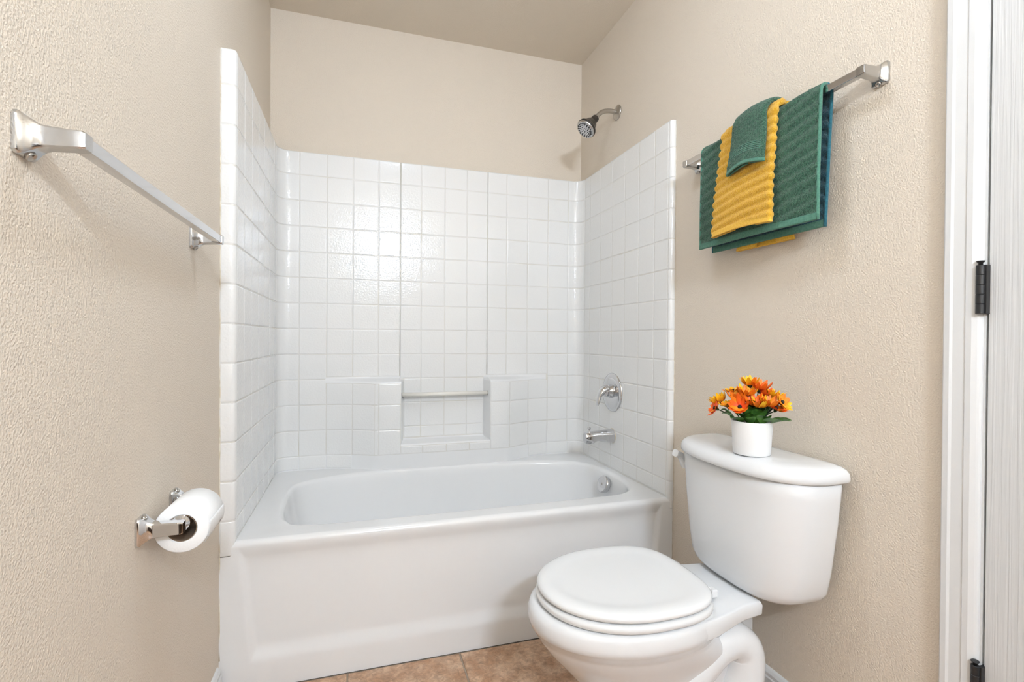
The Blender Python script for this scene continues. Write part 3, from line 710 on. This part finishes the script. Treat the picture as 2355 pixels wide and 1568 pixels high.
# flush lever on the far front corner of the tank
def lever():
    pth_ = spline([T(.146, .218, .636), T(.152, .221, .651), T(.161, .220, .667), T(.174, .217, .677), T(.189, .214, .683)], 5)
    R = []; n = len(pth_)
    for i, p in enumerate(pth_):
        d = Vector(pth_[min(i+1, n-1)]) - Vector(pth_[max(i-1, 0)]); d.normalize(); v = Vector((0, 1, 0)); u = d.cross(v).normalized()
        a, b = np.interp(i/(n-1), [0, .5, 1], [.012, .012, .014]), np.interp(i/(n-1), [0, .6, .8, 1], [.011, .0095, .009, .011])
        R.append([Vector(p) + v*x*a + u*y*b for x, y in ((-1, -.6), (-.6, -1), (.6, -1), (1, -.6), (1, .6), (.6, 1), (-.6, 1), (-1, .6))])
    return loft(R)
fl = mk('flush_lever', *lever(), PLAST, toi, sharp=50)
mk('lever_boss', *lathe(T(.135, .204, .652), (-0.8, 0.6, 0), [(0, .015), (.016, .0145), (.021, .011), (.024, .005)], 18), PLAST, fl)

# ------------------------------------------------------------------ potted flowers on the tank lid
PC = Vector((1.372, -1.398, 0.7400))
pf = thing('potted_flowers', PC, 'orange and yellow artificial flowers in a white pot on the toilet tank', 'potted plant')
mk('pot', *lathe(PC, (0, 0, 1), [(0.0, .040), (.0015, .0445), (.004, .0455), (.086, .0500), (.0875, .0495), (.0875, .0475), (.084, .0470), (.072, .0465)], 56, True, False), POTM, pf, sharp=50)
mk('foam', *lathe(PC + Vector((0, 0, .066)), (0, 0, 1), [(0, .0455), (.008, .0462), (.011, .03), (.012, .001)], 28), SOILM, pf)
# screen-like axes for spreading: r = along the wall to the camera's right, t = towards camera
rx = Vector((0.72, -0.69, 0)); tx_ = Vector((-0.69, -0.72, 0))
def petal_mesh(L, wd_, curl):
    n, m_ = 6, 5; P = []
    for i in range(n):
        f = i/(n-1); wv = wd_*math.sqrt(max(0.03, 1-(2*min(max(f, .0), 1)**0.8-1)**2))*(0.45+0.55*min(1, f*2.2))
        P.append([(0.004+L*f, wv*(j/(m_-1)-.5), curl*L*f*f - 0.12*wv*abs(j/(m_-1)-.5)*2 + 0.002*f) for j in range(m_)])
    V, Fc = grid(P, n, m_)
    me = bpy.data.meshes.new('petal'); me.from_pydata(V, [], Fc); me.polygons.foreach_set('use_smooth', [True]*len(me.polygons)); return me
PM = {}
for ci in range(3):
    for ki, cu in enumerate((0.35, 0.95)):
        me = petal_mesh(0.0225, 0.0150, cu); me.materials.append(PET[ci]); PM[ci, ki] = me
FL = [ # right, height above pot base, toward camera, colour, facing (r, t, z), curl
    (-.090, .112, .012, 1, (-.80, .30, .45), 0), (-.078, .126, -.010, 0, (-.55, -.1, .85), 1),
    (-.056, .122, .020, 0, (-.1, .15, 1), 0), (-.046, .152, -.015, 0, (-.20, .05, 1), 0), (-.028, .122, .042, 1, (-.15, .75, .45), 1), (-.034, .138, .015, 2, (-.1, .25, 1), 1),
    (-.010, .148, .016, 2, (.0, .2, 1), 1), (-.006, .168, -.006, 0, (.0, .0, 1), 1), (.016, .160, .002, 1, (.20, .1, 1), 1), (.002, .130, .030, 1, (.05, .4, .9), 1),
    (.018, .126, .036, 0, (.0, .25, 1), 1), (.038, .128, .026, 2, (.15, .2, 1), 1), (.056, .122, .024, 1, (.35, .2, .9), 0), (.070, .134, .006, 0, (.75, .45, .5), 0), (.046, .142, -.012, 0, (.3, .0, 1), 1), (.030, .146, -.01, 1, (.2, .0, 1), 1), (-.020, .146, -.03, 0, (-.1, -.3, 1), 0)]
for (r_, h_, t_, ci, fd, ki) in FL:
    h_ += .004 + max(0, h_-.12)*.2; c = PC + rx*r_ + tx_*t_ + Vector((0, 0, h_))
    d = (rx*fd[0] + tx_*fd[1] + Vector((0, 0, fd[2]))).normalized(); u, v, _ = frame(d)
    f = mk('flower', *lathe(c, d, [(-.004, .003), (-.001, .0048), (.002, .0052), (.004, .0035), (.0045, .001)], 12), EYE, pf)
    f['label'] = ('yellow', 'orange', 'amber')[ci] + ' daisy-like flower'
    for lay, (cnt, sc_) in enumerate(((9, 1.0), (7, 0.82))):
        for k in range(cnt):
            a = 2*math.pi*(k + .5*lay)/cnt + random.uniform(-.12, .12); s = sc_*random.uniform(.88, 1.12)
            p = bpy.data.objects.new('petal', PM[(ci if random.random() < .8 else (2 if ci != 2 else 0)), ki]); C.objects.link(p); p.parent = f
            X = (u*math.cos(a) + v*math.sin(a)); Yv = d.cross(X)
            p.matrix_local = Matrix.Translation(c - wl(f) - d*(.002-.002*lay)) @ Matrix((X, Yv, d)).transposed().to_4x4() @ Matrix.Scale(s, 4)
    b0 = PC + rx*r_*.25 + tx_*t_*.25 + Vector((0, 0, .072))
    mk('stem', *tube(spline([b0, PC + rx*r_*.5 + tx_*t_*.5 + Vector((0, 0, .07+.55*(h_-.07))), c - d*.008, c], 5), .0014, 6), STEMM, pf)
    mk('calyx', *lathe(c, d, [(-.012, .0016), (-.006, .005), (-.002, .0075), (-.001, .004)], 10), STEMM, f)
def leaf(c, dirv, L, wd_, up):
    d = dirv.normalized(); s = d.cross(Vector((0, 0, 1))).normalized(); n, m_ = 8, 5; P = []
    for i in range(n):
        f = i/(n-1); wv = 1.35*wd_*math.sin(math.pi*(.06+.92*f**.85)); z = up*L*math.sin(f*1.7)
        P.append([c + d*L*f + s*wv*(j/(m_-1)-.5)*2*.5 + Vector((0, 0, z + .22*wv*abs(j/(m_-1)-.5)*2)) for j in range(m_)])
    return mk('leaf', *grid(P, n, m_), LEAFM, pf)
for (r_, t_, h_, dr, dt, L, w_, up) in ((.05, .022, .083, .95, .25, .052, .026, .30), (-.005, .045, .083, -.25, .9, .024, .026, .75), (.030, .04, .083, .35, .8, .026, .027, .9), (-.05, .012, .086, -.9, .25, .036, .022, .75), (.0, .03, .088, .05, .5, .026, .030, 1.5), (.030, .030, .083, .8, .5, .055, .030, .30), (.055, .01, .084, 1, .1, .045, .026, .22), (-.03, .03, .082, -.6, .6, .035, .03, .4), (-.045, .0, .083, -1, .2, .038, .026, .5),
        (.0, .035, .084, .2, 1, .022, .030, 1.1), (.015, .03, .084, .4, .7, .03, .032, 1.2), (-.012, .03, .084, -.3, .8, .03, .03, .8), (.01, .01, .084, .1, .6, .03, .034, 1.9), (-.02, 0, .09, -.5, .2, .03, .03, 1.3),
        (.035, .0, .09, .7, -.2, .035, .028, 1.0), (-.01, -.03, .085, -.2, -1, .035, .03, .9), (.02, -.03, .085, .3, -1, .035, .03, .9), (-.04, .01, .095, -.9, .3, .03, .022, .9), (-.02, .02, .115, -.3, .4, .022, .022, .8)):
    leaf(PC + rx*r_*.8 + tx_*t_*.8 + Vector((0, 0, h_)), rx*dr + tx_*dt, L, w_, up)

# ------------------------------------------------------------------ vanity behind the camera (seen only in the chrome)
WOOD = mat('dark_brown_wood', (0.05, 0.028, 0.017), 0.4, var=(9, (0.085, 0.05, 0.03), 0.4, 0.6))
vc = thing('vanity_cabinet', (0.66, -DEP+0.27, 0), 'dark brown vanity cabinet with white top on the wall behind the camera', 'cabinet')
mk('body', *box(0.06, 1.26, -DEP+0.016, -DEP+0.52, 0.0, 0.80), WOOD, vc, smooth=False)
mk('countertop', *box(0.04, 1.28, -DEP+0.001, -DEP+0.55, 0.80, 0.835), CERAM, vc, smooth=False)
for k in range(3):
    d = mk('cabinet_door', *box(0.085+0.39*k, 0.455+0.39*k, -DEP+0.52, -DEP+0.538, 0.12, 0.76), WOOD, vc, smooth=False); bevel(d, 0.004, 2)
    mk('handle', *lathe((0.42+0.39*k, -DEP+0.538, 0.60), (0, 1, 0), [(0, .006), (.012, .006), (.016, .014), (.024, .012)], 16), NICKEL, d)
# ------------------------------------------------------------------ lamps (behind and above the camera)
VLX, VLZ = 0.70, 2.10
vl = thing('vanity_light', (VLX, -DEP, VLZ), 'chrome vanity light bar with three frosted globes behind the camera', 'light fixture')
bevel(mk('back_plate', *box(VLX-0.25, VLX+0.25, -DEP+0.0005, -DEP+0.03, VLZ-0.05, VLZ+0.05), CHROME, vl, smooth=False), 0.006, 2)
for k in range(3):
    x = VLX-0.125+0.125*k
    mk('socket', *lathe((x, -DEP+0.025, VLZ), (0, 1, 0), [(0, .026), (.03, .024), (.034, .02)], 20), CHROME, vl)
    mk('globe', *lathe((x, -DEP+0.055, VLZ), (0, 1, 0), [(.0, .015)] + [(.052-.050*math.cos(a), .050*math.sin(a)) for a in np.linspace(.3, math.pi-.02, 16)], 28), FRONTG, vl)
cl = thing('ceiling_light', (0.64, -1.40, CEIL), 'round frosted dome ceiling light above the room', 'ceiling light')
mk('rim', *lathe((0.64, -1.40, CEIL-0.0005), (0, 0, -1), [(0, .155), (.012, .158), (.018, .155), (.018, .145)], 40), NICKEL, cl)
mk('diffuser', *lathe((0.64, -1.40, CEIL-0.015), (0, 0, -1), [(0, .147), (.018, .144), (.036, .130), (.052, .105), (.064, .07), (.070, .03), (.071, .002)], 40), mat('frosted_diffuser', (1, 1, 1), .4, emit=(LAMP, CEIL_E)), cl)
